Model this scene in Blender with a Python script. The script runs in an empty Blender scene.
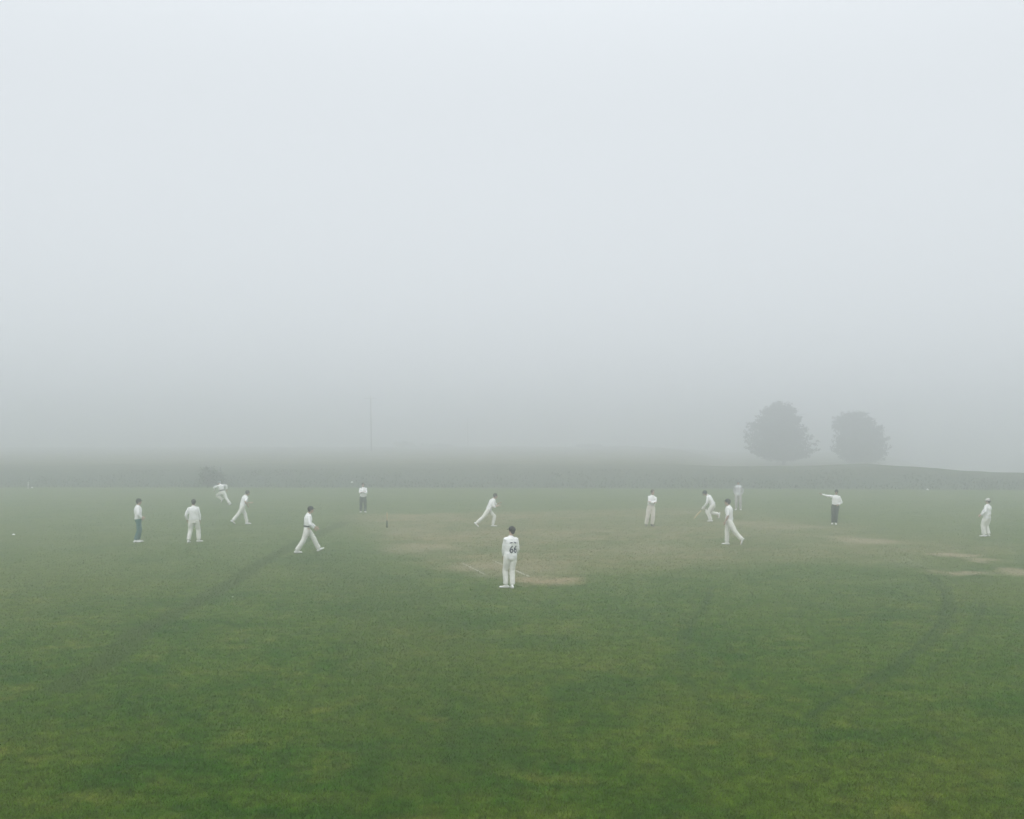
import bpy, bmesh, math, random
import numpy as np
from mathutils import Vector, Matrix, noise
from mathutils.bvhtree import BVHTree

random.seed(7)
RNG = np.random.default_rng(11)
scene = bpy.context.scene
COL = scene.collection
R = math.radians

# ------------------------------------------------------------------ camera
W, H = 1024, 819
FOC = 1000.0
CAM_Z = 4.2
TILT = math.atan(30.5 / FOC)
cam_d = bpy.data.cameras.new('camera')
cam_d.sensor_width = 36
cam_d.lens = FOC / W * 36
cam_d.clip_start = 0.1
cam_d.clip_end = 5000
cam = bpy.data.objects.new('camera', cam_d)
COL.objects.link(cam)
cam.location = (0, 0, CAM_Z)
cam.rotation_euler = (R(90) + TILT, 0, 0)
scene.camera = cam


def gp(px, py, z=0.0):
    """the point of the level ground z seen at pixel (px, py)"""
    u = (px - 512) / FOC
    v = (409.5 - py) / FOC
    d = Vector((u, math.cos(TILT) - v * math.sin(TILT), math.sin(TILT) + v * math.cos(TILT)))
    t = (z - CAM_Z) / d.z
    return Vector((0, 0, CAM_Z)) + d * t


def at(px, py, D):
    """the point at depth D (along +Y) seen at pixel"""
    u = (px - 512) / FOC
    v = (409.5 - py) / FOC
    d = Vector((u, math.cos(TILT) - v * math.sin(TILT), math.sin(TILT) + v * math.cos(TILT)))
    return Vector((0, 0, CAM_Z)) + d * (D / d.y)


# ------------------------------------------------------------------ materials
MATS = {}


def mat(name, color, rough=0.85, var=0.12, scale=6.0, sheen=0.0, spec=0.25):
    if name in MATS:
        return MATS[name]
    m = bpy.data.materials.new(name)
    m.use_nodes = True
    nt = m.node_tree
    b = nt.nodes['Principled BSDF']
    b.inputs['Roughness'].default_value = rough
    b.inputs['Specular IOR Level'].default_value = spec
    if sheen:
        b.inputs['Sheen Weight'].default_value = sheen
    tc = nt.nodes.new('ShaderNodeTexCoord')
    n = nt.nodes.new('ShaderNodeTexNoise')
    n.inputs['Scale'].default_value = scale
    n.inputs['Detail'].default_value = 6
    nt.links.new(tc.outputs['Object'], n.inputs['Vector'])
    cr = nt.nodes.new('ShaderNodeValToRGB')
    e = cr.color_ramp.elements
    e[0].position, e[1].position = 0.3, 0.7
    e[0].color = tuple(c * (1 - var) for c in color) + (1,)
    e[1].color = tuple(min(1, c * (1 + var)) for c in color) + (1,)
    nt.links.new(n.outputs['Fac'], cr.inputs['Fac'])
    nt.links.new(cr.outputs['Color'], b.inputs['Base Color'])
    MATS[name] = m
    return m


M_SKIN = mat('skin', (0.42, 0.29, 0.22), 0.6, 0.06)
M_EYE = mat('eye_dark', (0.06, 0.045, 0.04), 0.3)
M_LIP = mat('lips', (0.40, 0.19, 0.17), 0.5)
M_WHITE = mat('white_cotton', (0.80, 0.80, 0.79), 0.9, 0.05, 4, 0.2)
M_CREAM = mat('cream_trousers', (0.74, 0.73, 0.68), 0.9, 0.06, 4, 0.2)
M_OFFW = mat('cream_flannel', (0.66, 0.62, 0.55), 0.9, 0.06, 4, 0.2)
M_FADEW = mat('haze_greyed_white_top', (0.52, 0.52, 0.53), 0.9, 0.05, 4)  # white top greyed in its colour so the far fielder fades as in haze
M_GREYW = mat('haze_dulled_cream_trousers', (0.40, 0.39, 0.37), 0.9, 0.05, 4)  # cream dulled likewise, haze put into the far fielder's trousers
M_BLUEG = mat('blue_grey_trousers', (0.040, 0.135, 0.130), 0.9, 0.1, 5)
M_DARK = mat('charcoal_trousers', (0.030, 0.044, 0.034), 0.9, 0.12, 5)
M_GREYT = mat('dark_grey_trousers', (0.035, 0.054, 0.042), 0.9, 0.12, 5)
M_NAVY = mat('navy_cap_cloth', (0.018, 0.026, 0.035), 0.8)
M_HAIRD = mat('dark_hair', (0.018, 0.015, 0.013), 0.55, 0.2, 40)
M_HAIRB = mat('brown_hair', (0.06, 0.042, 0.03), 0.55, 0.2, 40)
M_HATW = mat('pale_sun_hat', (0.55, 0.54, 0.50), 0.85)
M_HATG = mat('haze_grey_cap_cloth', (0.24, 0.26, 0.27), 0.85)  # faded grey so the far runner's head sinks into the haze
M_SHOE = mat('white_shoe', (0.78, 0.78, 0.76), 0.5, 0.06, 10)
M_SHOED = mat('dark_shoe', (0.06, 0.055, 0.05), 0.5)
M_SOLE = mat('shoe_sole', (0.32, 0.31, 0.29), 0.7)
M_BELT = mat('black_belt', (0.02, 0.022, 0.025), 0.6)
M_PAD = mat('white_leg_guard', (0.74, 0.73, 0.68), 0.6, 0.05)
M_GLOVE = mat('white_glove', (0.70, 0.69, 0.64), 0.7)
M_WILLOW = mat('willow_wood', (0.62, 0.50, 0.30), 0.5, 0.1, 12)
M_GRIP = mat('rubber_grip', (0.05, 0.05, 0.06), 0.7)
M_INK = mat('navy_print', (0.012, 0.02, 0.05), 0.7)
M_STUMP = mat('ash_wood_stump', (0.45, 0.36, 0.22), 0.5, 0.1, 12)
M_STUMPD = mat('dark_stump_sleeve', (0.035, 0.054, 0.042), 0.6)
M_MARK = mat('white_plastic', (0.80, 0.80, 0.78), 0.5)
M_PAINT = mat('white_line_paint', (0.36, 0.35, 0.28), 0.9, 0.2, 30)
M_BARK = mat('bark', (0.07, 0.055, 0.042), 0.95, 0.3, 3)
M_POLE = mat('weathered_pole', (0.10, 0.085, 0.07), 0.9, 0.2, 3)


def leaf_mat(name, c0, c1):
    m = bpy.data.materials.new(name)
    m.use_nodes = True
    nt = m.node_tree
    b = nt.nodes['Principled BSDF']
    b.inputs['Roughness'].default_value = 0.7
    g = nt.nodes.new('ShaderNodeNewGeometry')
    cr = nt.nodes.new('ShaderNodeValToRGB')
    cr.color_ramp.elements[0].color = c0 + (1,)
    cr.color_ramp.elements[1].color = c1 + (1,)
    nt.links.new(g.outputs['Random Per Island'], cr.inputs['Fac'])
    nt.links.new(cr.outputs['Color'], b.inputs['Base Color'])
    return m


M_LEAF = leaf_mat('dark_needles', (0.022, 0.034, 0.018), (0.05, 0.072, 0.035))
M_SHRUB = leaf_mat('shrub_leaves', (0.05, 0.065, 0.035), (0.10, 0.115, 0.065))
M_ROUGH = leaf_mat('rough_grass_blades', (0.03, 0.05, 0.026), (0.085, 0.092, 0.052))


# ------------------------------------------------------------------ terrain
def ss(a, b, x):
    t = np.clip((x - a) / (b - a), 0, 1)
    return t * t * (3 - 2 * t)


def crest(x):
    return np.interp(x, [-90, -48, -20, 5, 20, 28, 32, 35, 39, 43, 50, 80],
                     [1.5, 1.55, 1.62, 1.65, 1.62, 1.62, 1.75, 1.92, 1.72, 1.35, 1.15, 1.0])


def edge(x):      # where the mown outfield ends
    return np.interp(x, [-90, -48, 0, 30, 50, 90], [88.5, 87.5, 87.5, 85, 82, 80])


def zg(x, y):
    x = np.asarray(x, float)
    y = np.asarray(y, float)
    e = edge(x)
    d = y - e
    q = x / np.maximum(y, 1)
    low = ss(0.15, 0.23, q)               # towards the trees the ground falls back behind the bank
    gone = ss(0.36, 0.41, q)              # and right of them it drops out of sight
    z = crest(x) * (ss(0.2, 9.0, d) * .8 + .2 * ss(0.2, 18, d))
    up_ = .42 * ss(10, 240, d)
    down = (crest(x) - 0.25) * ss(14, 32, d)
    z = z + up_ * (1 - low) - down * low
    z = z - 9.0 * ss(322, 430, y) - 6.5 * gone * ss(12, 40, d)
    return z


def zg1(x, y):
    return float(zg(x, y))


def obj(name, me, m=None, parent=None):
    o = bpy.data.objects.new(name, me)
    COL.objects.link(o)
    if m is not None:
        o.data.materials.append(m)
    if parent is not None:
        o.parent = parent
    return o


def tag(o, label=None, cat=None, group=None, kind=None):
    if label: o['label'] = label
    if cat: o['category'] = cat
    if group: o['group'] = group
    if kind: o['kind'] = kind
    return o


def mesh_np(name, verts, faces, smooth=False):
    me = bpy.data.meshes.new(name)
    me.from_pydata([tuple(v) for v in verts], [], [tuple(f) for f in faces])
    if smooth:
        for p in me.polygons: p.use_smooth = True
    return me


def make_ground():
    ys = np.concatenate([np.arange(-60, 80, 4.0), np.arange(80, 118, 0.7), np.arange(118, 440, 4.0),
                         np.linspace(440, 760, 21)])
    xs = np.concatenate([np.linspace(-760, -110, 30), np.arange(-106, 107, 1.6), np.linspace(110, 760, 30)])
    X, Y = np.meshgrid(xs, ys)
    Z = zg(X, Y)
    ed = edge(X)
    bumpy = ss(0.5, 5, Y - ed) * (1 - ss(330, 430, Y)) * (1 + 1.6 * ss(120, 300, Y))
    nz = np.array([[noise.noise(Vector((x * 0.16, y * 0.2, 3.1))) + 0.5 * noise.noise(Vector((x * 0.6, y * 0.6, 8.1)))
                    for x in xs] for y in ys])
    Z = Z + 0.13 * bumpy * nz
    nx, ny = len(xs), len(ys)
    V = np.stack([X, Y, Z], -1).reshape(-1, 3)
    F = [(j * nx + i, j * nx + i + 1, (j + 1) * nx + i + 1, (j + 1) * nx + i) for j in range(ny - 1) for i in range(nx - 1)]
    return mesh_np('ground', V, F, True)


class NT:
    """short hand for building the ground's node tree"""
    def __init__(s, nt): s.nt = nt
    def n(s, t, **k):
        x = s.nt.nodes.new(t)
        for a, b in k.items(): setattr(x, a, b)
        return x
    def put(s, sock, v):
        if hasattr(v, 'is_output') or isinstance(v, bpy.types.NodeSocket): s.nt.links.new(v, sock)
        else: sock.default_value = v
    def m(s, op, a, b=None, c=None, clamp=False):
        x = s.n('ShaderNodeMath', operation=op, use_clamp=clamp)
        s.put(x.inputs[0], a)
        if b is not None: s.put(x.inputs[1], b)
        if c is not None: s.put(x.inputs[2], c)
        return x.outputs[0]
    def step(s, x, a, b):       # smooth 0..1 between a and b
        r = s.n('ShaderNodeMapRange', interpolation_type='SMOOTHSTEP')
        s.put(r.inputs['Value'], x)
        r.inputs['From Min'].default_value = a
        r.inputs['From Max'].default_value = b
        return r.outputs['Result']
    def noise(s, vec, scale, detail=4, rough=0.55):
        x = s.n('ShaderNodeTexNoise')
        s.put(x.inputs['Vector'], vec)
        x.inputs['Scale'].default_value = scale
        x.inputs['Detail'].default_value = detail
        x.inputs['Roughness'].default_value = rough
        return x.outputs['Fac']
    def m_vec(s, v, off):
        x = s.n('ShaderNodeVectorMath', operation='ADD')
        s.put(x.inputs[0], v); x.inputs[1].default_value = off
        return x.outputs[0]
    def mix(s, f, a, b):
        x = s.n('ShaderNodeMix', data_type='RGBA')
        s.put(x.inputs[0], f)
        s.put(x.inputs[6], a if not isinstance(a, tuple) else a + (1,))
        s.put(x.inputs[7], b if not isinstance(b, tuple) else b + (1,))
        return x.outputs[2]


# pitch frame: u along the pitches, v across (the direction of the creases)
PU = Vector((0.958, 0.286))
PV = Vector((-0.286, 0.958))

# bare patches: pixel centre, half width px, half height px, strength, redness
PATCHES = [
    (548, 581, 46, 5.0, 0.9, 0.8), (520, 570, 70, 10, 0.45, 0.3), (420, 548, 50, 6, 0.5, 0.25), (405, 531, 30, 3.5, 0.4, .2),
    (470, 566, 30, 5, .35, .3), (868, 541, 40, 3.2, 0.75, 0.35), (836, 537, 26, 2.2, .45, .3), (955, 555, 26, 2.6, 0.95, 0.35),
    (983, 560, 22, 2.2, 0.8, .35), (965, 573, 36, 3.6, 0.8, 0.4), (1015, 571, 26, 4.0, 0.8, 0.4),
    (800, 527, 46, 2.2, 0.5, 0.2), (745, 523, 40, 2.4, .4, .25), (640, 548, 60, 6, .25, .2), (900, 563, 60, 6, .18, .2),
]
TRACKS = [   # pixel polylines of dark wheel marks: points, half width m, strength
    ([(924, 575), (942, 589), (947, 606), (935, 632), (902, 660), (848, 692), (805, 718)], 0.075, 0.95),
    ([(931, 575), (949, 589), (955, 607), (944, 633), (912, 662), (860, 694)], 0.07, 0.8),
    ([(985, 604), (972, 628), (955, 650), (925, 676)], .08, .55),
    ([(712, 588), (706, 603), (692, 622), (687, 645)], 0.09, 0.75),
    ([(684, 618), (680, 640), (687, 668), (700, 700)], 0.08, 0.5),
    ([(784, 617), (799, 616.5)], 0.10, 1.0),
    ([(620, 577), (720, 570), (800, 578)], 0.09, 0.4),
    ([(790, 655), (835, 640), (900, 640)], 0.09, 0.3),
]
BANDS = [   # mown strips: pixel ends, half width m, sign
    ([(60, 690), (107, 661), (142, 630), (190, 606), (237, 579), (262, 562), (300, 542), (345, 522)], 0.30, 1.0),
    ([(320, 560), (395, 600), (420, 680), (420, 760)], 1.4, 0.35),
]


def ground_material(name='turf', blade=False):
    m = bpy.data.materials.new(name)
    m.use_nodes = True
    nt = m.node_tree
    T = NT(nt)
    bsdf = nt.nodes['Principled BSDF']
    bsdf.inputs['Roughness'].default_value = 0.9
    bsdf.inputs['Specular IOR Level'].default_value = 0.12
    tc = T.n('ShaderNodeTexCoord')
    P = tc.outputs['Object']
    sx = T.n('ShaderNodeSeparateXYZ'); nt.links.new(P, sx.inputs[0])
    # warped coordinates for ragged outlines
    wn = T.n('ShaderNodeTexNoise'); nt.links.new(P, wn.inputs['Vector'])
    wn.inputs['Scale'].default_value = 0.8; wn.inputs['Detail'].default_value = 6; wn.inputs['Roughness'].default_value = .62
    sw = T.n('ShaderNodeSeparateColor'); nt.links.new(wn.outputs['Color'], sw.inputs[0])
    wx = T.m('ADD', sx.outputs[0], T.m('MULTIPLY', T.m('SUBTRACT', sw.outputs[0], .5), 2.2))
    wy = T.m('ADD', sx.outputs[1], T.m('MULTIPLY', T.m('SUBTRACT', sw.outputs[1], .5), 3.0))
    # grain stretched by nothing: blades, tufts, patches, fields
    n_blade = T.noise(P, 60, 2, .8)
    n_tuft = T.noise(P, 4.2, 9, .74)
    n_clump = T.noise(P, 1.9, 6, .65)
    n_patch = T.noise(P, 0.36, 5, .62)
    n_field = T.noise(P, 0.085, 4, .5)
    n_dry = T.noise(P, 0.62, 8, .7)
    n_lush = T.noise(T.m_vec(P, (31.0, 17.0, 5.0)), 0.45, 7, .66)
    c = T.mix(T.step(n_patch, .35, .65), (0.026, 0.066, 0.006), (0.046, 0.080, 0.010))
    c = T.mix(T.m('MULTIPLY', T.step(n_clump, .42, .62), .6), c, (0.070, 0.092, 0.024))
    c = T.mix(T.m('MULTIPLY', T.step(n_field, .42, .62), .50), c, (0.078, 0.090, 0.020))
    # deep green lush turf
    c = T.mix(T.m('MULTIPLY', T.step(n_lush, .48, .64), .6), c, (0.014, 0.052, 0.008))
    # dry, straw coloured turf
    dry = T.m('MULTIPLY', T.step(n_dry, .50, .70), T.step(n_clump, .35, .62))
    c = T.mix(T.m('MULTIPLY', dry, .58), c, (0.150, 0.135, 0.062))
    # grain of tufts and blades
    grain = T.m('MULTIPLY', T.m('ADD', T.m('MULTIPLY', T.step(n_tuft, .34, .66), .72), .56), T.m('ADD', T.m('MULTIPLY', T.step(n_blade, .34, .66), .9), .55))
    hsv = T.n('ShaderNodeHueSaturation')
    nt.links.new(c, hsv.inputs['Color'])
    nt.links.new(T.m('ADD', T.m('MULTIPLY', grain, .95), .08), hsv.inputs['Value'])
    c = hsv.outputs['Color']
    gain = T.n('ShaderNodeMix', data_type='RGBA', blend_type='MULTIPLY')
    gain.inputs[0].default_value = 1
    nt.links.new(c, gain.inputs[6]); gain.inputs[7].default_value = (1.06, 1.22, 0.50, 1)
    c = gain.outputs[2]
    # turf paled with distance: the brighter haze out there, put into its colour
    pale = T.m('MULTIPLY', T.step(sx.outputs[1], 11, 48), T.m('ADD', T.m('MULTIPLY', T.step(n_patch, .3, .7), .4), .5))
    c = T.mix(T.m('MULTIPLY', pale, .80), c, T.mix(T.step(n_clump, .35, .65), (0.100, 0.132, 0.050), (0.140, 0.166, 0.074)))
    # distance from polylines in the ground plane
    def seg_mask(pts, hw, soft, X, Y):
        best = None
        g = [gp(*p) for p in pts]
        for a, b in zip(g[:-1], g[1:]):
            dx, dy = b.x - a.x, b.y - a.y
            L2 = dx * dx + dy * dy
            ax = T.m('SUBTRACT', X, a.x); ay = T.m('SUBTRACT', Y, a.y)
            t = T.m('DIVIDE', T.m('ADD', T.m('MULTIPLY', ax, dx), T.m('MULTIPLY', ay, dy)), L2, clamp=True)
            ex = T.m('SUBTRACT', ax, T.m('MULTIPLY', t, dx)); ey = T.m('SUBTRACT', ay, T.m('MULTIPLY', t, dy))
            d2 = T.m('ADD', T.m('MULTIPLY', ex, ex), T.m('MULTIPLY', ey, ey))
            best = d2 if best is None else T.m('MINIMUM', best, d2)
        d = T.m('SQRT', best)
        return T.step(d, hw + soft, hw - soft)
    wx2 = T.m('ADD', sx.outputs[0], T.m('MULTIPLY', T.m('SUBTRACT', sw.outputs[0], .5), .5))
    wy2 = T.m('ADD', sx.outputs[1], T.m('MULTIPLY', T.m('SUBTRACT', sw.outputs[1], .5), .7))
    for pts, hw, s in BANDS:
        k = seg_mask(pts, hw, .13 if hw < 1 else .5, wx2, wy2)
        c = T.mix(T.m('MULTIPLY', k, 0.70 * s), c, (0.044, 0.072, 0.016))
    for pts, hw, s in TRACKS:
        k = seg_mask(pts, hw * .85, .10, wx2, wy2)
        k = T.m('MULTIPLY', k, T.step(n_clump, .05, .4))
        c = T.mix(T.m('MULTIPLY', k, s * .90), c, (0.028, 0.060, 0.013))
    # the worn square, in pitch coordinates
    O = gp(452, 579)
    rx = T.m('SUBTRACT', wx, O.x); ry = T.m('SUBTRACT', wy, O.y)
    U = T.m('ADD', T.m('MULTIPLY', rx, PU.x), T.m('MULTIPLY', ry, PU.y))
    V = T.m('ADD', T.m('MULTIPLY', rx, PV.x), T.m('MULTIPLY', ry, PV.y))
    sq = T.m('MULTIPLY', T.step(U, -1.6, 2.0), T.m('MULTIPLY', T.step(U, 26, 19), T.m('SUBTRACT', 1.0, T.m('MULTIPLY', T.step(U, 4, 16), .28))))
    sq = T.m('MULTIPLY', sq, T.m('MULTIPLY', T.step(V, -1.2, 3.0), T.step(V, 27.5, 26)))
    # strips of the square 3 m wide, each worn to its own degree
    st = T.n('ShaderNodeTexNoise', noise_dimensions='1D')
    nt.links.new(T.m('MULTIPLY', T.m('FLOOR', T.m('DIVIDE', V, 3.05)), 7.31), st.inputs['W'])
    st.inputs['Scale'].default_value = 1.0
    wear = T.m('MULTIPLY', sq, T.m('ADD', T.m('MULTIPLY', T.step(st.outputs['Fac'], .35, .65), .55), .48))
    wear = T.m('MULTIPLY', wear, T.m('ADD', T.m('MULTIPLY', T.step(n_dry, .38, .62), .8), .4))
    c = T.mix(wear, c, T.mix(T.step(n_tuft, .3, .7), (0.150, 0.138, 0.062), (0.235, 0.205, 0.110)))
    for (px, py, hw, hh, s, red) in PATCHES:
        g = gp(px, py)
        ax = abs(gp(px + hw, py).x - g.x)
        ay = abs(gp(px, py - hh).y - gp(px, py + hh).y) / 2
        dx = T.m('DIVIDE', T.m('SUBTRACT', wx, g.x), ax); dy = T.m('DIVIDE', T.m('SUBTRACT', wy, g.y), ay)
        d = T.m('SQRT', T.m('ADD', T.m('MULTIPLY', dx, dx), T.m('MULTIPLY', dy, dy)))
        k = T.step(d, 1.25, .25)
        k = T.m('MULTIPLY', k, T.m('ADD', T.m('MULTIPLY', T.step(n_tuft, .3, .6), .5), .5))
        col = (0.27 + .05 * red, 0.240 - .005 * red, 0.165 - .02 * red)
        c = T.mix(T.m('MULTIPLY', k, s * .95), c, col)
    # rough grass beyond the boundary, field beyond
    e = T.n('ShaderNodeFloatCurve')   # not used for colour; boundary follows a gentle curve
    nt.nodes.remove(e)
    ed = T.m('ADD', T.m('MULTIPLY', sx.outputs[0], -.055), 86.5)
    ed = T.m('ADD', T.m('MULTIPLY', T.m('MULTIPLY', sx.outputs[0], sx.outputs[0]), -.0006), ed)
    over = T.m('SUBTRACT', sx.outputs[1], ed)
    rough = T.step(over, -.2, 1.6)
    rc = T.mix(T.step(n_clump, .3, .7), (0.048, 0.068, 0.048), (0.080, 0.096, 0.064))
    c = T.mix(rough, c, rc)
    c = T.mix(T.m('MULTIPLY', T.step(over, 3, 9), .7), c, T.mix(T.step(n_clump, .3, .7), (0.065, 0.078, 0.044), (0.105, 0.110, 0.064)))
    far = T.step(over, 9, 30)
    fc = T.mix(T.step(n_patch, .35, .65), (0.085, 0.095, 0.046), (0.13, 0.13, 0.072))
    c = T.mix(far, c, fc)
    if blade:       # no two blades alike
        gi = T.n('ShaderNodeNewGeometry')
        v = T.n('ShaderNodeHueSaturation')
        nt.links.new(c, v.inputs['Color'])
        nt.links.new(T.m('ADD', T.m('MULTIPLY', gi.outputs['Random Per Island'], 1.1), .85), v.inputs['Value'])
        c = v.outputs['Color']
    nt.links.new(c, bsdf.inputs['Base Color'])
    bp = T.n('ShaderNodeBump')
    bp.inputs['Strength'].default_value = 0.6
    bp.inputs['Distance'].default_value = 0.03
    nt.links.new(n_blade, bp.inputs['Height'])
    nt.links.new(bp.outputs['Normal'], bsdf.inputs['Normal'])
    return m


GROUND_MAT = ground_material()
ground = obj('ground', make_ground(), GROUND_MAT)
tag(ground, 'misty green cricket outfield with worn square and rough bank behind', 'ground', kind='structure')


# ------------------------------------------------------------------ painted creases (sheets 4 mm above the turf)
def strip(p, q, w, n=16):
    """painted line from p to q on the ground with slightly ragged edges"""
    d = (q - p); d.z = 0; L = d.length; d.normalize()
    s = Vector((-d.y, d.x, 0))
    vs, fs = [], []
    for i in range(n + 1):
        c = p + d * (L * i / n)
        a = w / 2 * (1 + .35 * noise.noise(c * 4)); b = w / 2 * (1 + .35 * noise.noise(c * 4 + Vector((9, 3, 1))))
        for o in (s * a, -s * b):
            v = c + o
            vs.append((v.x, v.y, 0.004))
    for i in range(n): fs.append((2 * i, 2 * i + 2, 2 * i + 3, 2 * i + 1))
    return mesh_np('crease_line', vs, fs)


for (a, b, lab) in (((493, 560.5), (529, 576.5), 'short white painted crease line passing behind the number 66 player'),
                    ((463, 563.5), (485, 574.5), 'fainter white crease line on worn turf left of the number 66 player')):
    o = obj('crease_line', strip(gp(*a), gp(*b), 0.06), M_PAINT)
    tag(o, lab, 'painted line', 'crease lines')


# ------------------------------------------------------------------ shape kit
def V3(*a): return Vector(a)


class MB:
    """gathers closed shapes; build() welds them into one continuous surface"""
    def __init__(s): s.v = []; s.f = []

    def add(s, vs, fs):
        b = len(s.v); s.v += [Vector(v) for v in vs]; s.f += [tuple(b + i for i in f) for f in fs]

    def ellipsoid(s, c, r, X=V3(1, 0, 0), Y=V3(0, 1, 0), Z=V3(0, 0, 1), nu=14, nv=9, zmin=None):
        vs, fs = [], []
        for j in range(1, nv):
            th = math.pi * j / nv
            for i in range(nu):
                ph = 2 * math.pi * i / nu
                p = [math.sin(th) * math.cos(ph), math.sin(th) * math.sin(ph), math.cos(th)]
                if zmin is not None: p[2] = max(p[2], zmin)
                vs.append(c + X * (r[0] * p[0]) + Y * (r[1] * p[1]) + Z * (r[2] * p[2]))
        top = len(vs); vs.append(c + Z * r[2])
        bot = len(vs); vs.append(c + Z * (r[2] * (-1 if zmin is None else zmin)))
        for j in range(nv - 2):
            for i in range(nu):
                k = (i + 1) % nu
                fs.append((j * nu + i, (j + 1) * nu + i, (j + 1) * nu + k, j * nu + k))
        for i in range(nu):
            k = (i + 1) % nu
            fs.append((top, i, k)); fs.append((bot, (nv - 2) * nu + k, (nv - 2) * nu + i))
        s.add(vs, fs)

    def loft(s, pts, side=V3(1, 0, 0), n=14, cap=0.5):
        """pts: (centre, r_side, r_front); rounded ends"""
        rings = []
        P = [p[0] for p in pts]
        for i, (c, a, b) in enumerate(pts):
            t = (P[min(i + 1, len(P) - 1)] - P[max(i - 1, 0)])
            if t.length < 1e-6: t = V3(0, 0, 1)
            t.normalize()
            sd = side - t * side.dot(t)
            if sd.length < 1e-3: sd = t.orthogonal()
            sd.normalize()
            fr = t.cross(sd)
            rings.append((c, a, b, t, sd, fr))
        full = []
        c, a, b, t, sd, fr = rings[0]
        for k in (0.95, 0.6): full.append((c - t * (min(a, b) * cap * k), a * math.sqrt(1 - k * k), b * math.sqrt(1 - k * k), t, sd, fr))
        full += rings
        c, a, b, t, sd, fr = rings[-1]
        for k in (0.6, 0.95): full.append((c + t * (min(a, b) * cap * k), a * math.sqrt(1 - k * k), b * math.sqrt(1 - k * k), t, sd, fr))
        vs, fs = [], []
        for (c, a, b, t, sd, fr) in full:
            for i in range(n):
                ph = 2 * math.pi * i / n
                vs.append(c + sd * (a * math.cos(ph)) + fr * (b * math.sin(ph)))
        m = len(full)
        for j in range(m - 1):
            for i in range(n):
                k = (i + 1) % n
                fs.append((j * n + i, j * n + k, (j + 1) * n + k, (j + 1) * n + i))
        fs.append(tuple(range(n - 1, -1, -1))); fs.append(tuple((m - 1) * n + i for i in range(n)))
        s.add(vs, fs)

    def mesh(s, name, smooth=True):
        return mesh_np(name, s.v, s.f, smooth)

    def weld(s, name, voxel=0.012, smooth=4, fold=0.0, fscale=9.0):
        me = s.mesh(name)
        o = bpy.data.objects.new('tmp', me); COL.objects.link(o)
        r = o.modifiers.new('r', 'REMESH'); r.mode = 'VOXEL'; r.voxel_size = voxel; r.use_smooth_shade = True
        if smooth:
            q = o.modifiers.new('s', 'SMOOTH'); q.factor = .5; q.iterations = smooth
        dg = bpy.context.evaluated_depsgraph_get()
        out = bpy.data.meshes.new_from_object(o.evaluated_get(dg))
        out.name = name
        bpy.data.objects.remove(o); bpy.data.meshes.remove(me)
        if fold:
            off = Vector((random.random() * 50, random.random() * 50, 0))
            nv = [v.normal.copy() for v in out.vertices]
            for v, n in zip(out.vertices, nv):
                p = v.co + off
                k = noise.noise(Vector((p.x * fscale, p.y * fscale, p.z * fscale * .6))) + .5 * noise.noise(p * fscale * 2.3)
                v.co += n * (k * fold)
        for p in out.polygons: p.use_smooth = True
        return out


def ik(a, c, l1, l2, hint):
    """middle joint between a and c; returns (mid, end)"""
    d = c - a
    L = d.length
    if L > (l1 + l2) * .995:
        c = a + d.normalized() * (l1 + l2) * .995
        d = c - a; L = d.length
    u = d / L
    x = (l1 * l1 - l2 * l2 + L * L) / (2 * L)
    h = math.sqrt(max(l1 * l1 - x * x, 0))
    p = hint - u * hint.dot(u)
    if p.length < 1e-4: p = u.orthogonal()
    p.normalize()
    return a + u * x + p * h, c


def fdir(a, pitch=0):
    a, p = R(a), R(pitch)
    return V3(math.sin(a) * math.cos(p), math.cos(a) * math.cos(p), math.sin(p))


def rdir(a):
    a = R(a)
    return V3(math.cos(a), -math.sin(a), 0)


def lerp(a, b, t): return a + (b - a) * t


def build_hand(mb, wrist, d, palm_n, side, curl):
    """palm, four unequal bent fingers and a thumb; d along the forearm, palm_n out of the palm, side towards the thumb"""
    d = d.normalized()
    side = (side - d * side.dot(d)).normalized()
    n = (palm_n - d * palm_n.dot(d) - side * palm_n.dot(side)).normalized()
    mb.loft([(wrist - d * .01, .026, .020), (wrist + d * .03, .034, .017), (wrist + d * .085, .040, .015)], side)
    ln = (.070, .078, .072, .056)
    for i in range(4):
        off = side * (.030 - .020 * i)
        p = wrist + d * (.085 - .004 * abs(i - 1)) + off
        a1, a2, a3 = curl * .5, curl * 1.15, curl * 1.6
        for seg, an, r in ((.45, a1, .0095), (.32, a2, .0088), (.25, a3, .0080)):
            q = p + (d * math.cos(an) + n * math.sin(an)) * (ln[i] * seg) + off * .03
            mb.loft([(p, r, r), (q, r * .92, r * .92)], side, n=8, cap=1)
            p = q
    p = wrist + d * .025 + side * .030
    q = p + (d * .6 + side * .75 + n * .25).normalized() * .045
    t = q + (d * .9 + side * .15 + n * (.3 + .4 * curl)).normalized() * .034
    mb.loft([(p, .014, .013), (q, .0105, .0105)], n, n=8, cap=1)
    mb.loft([(q, .0105, .0105), (t, .009, .009)], n, n=8, cap=1)


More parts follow.
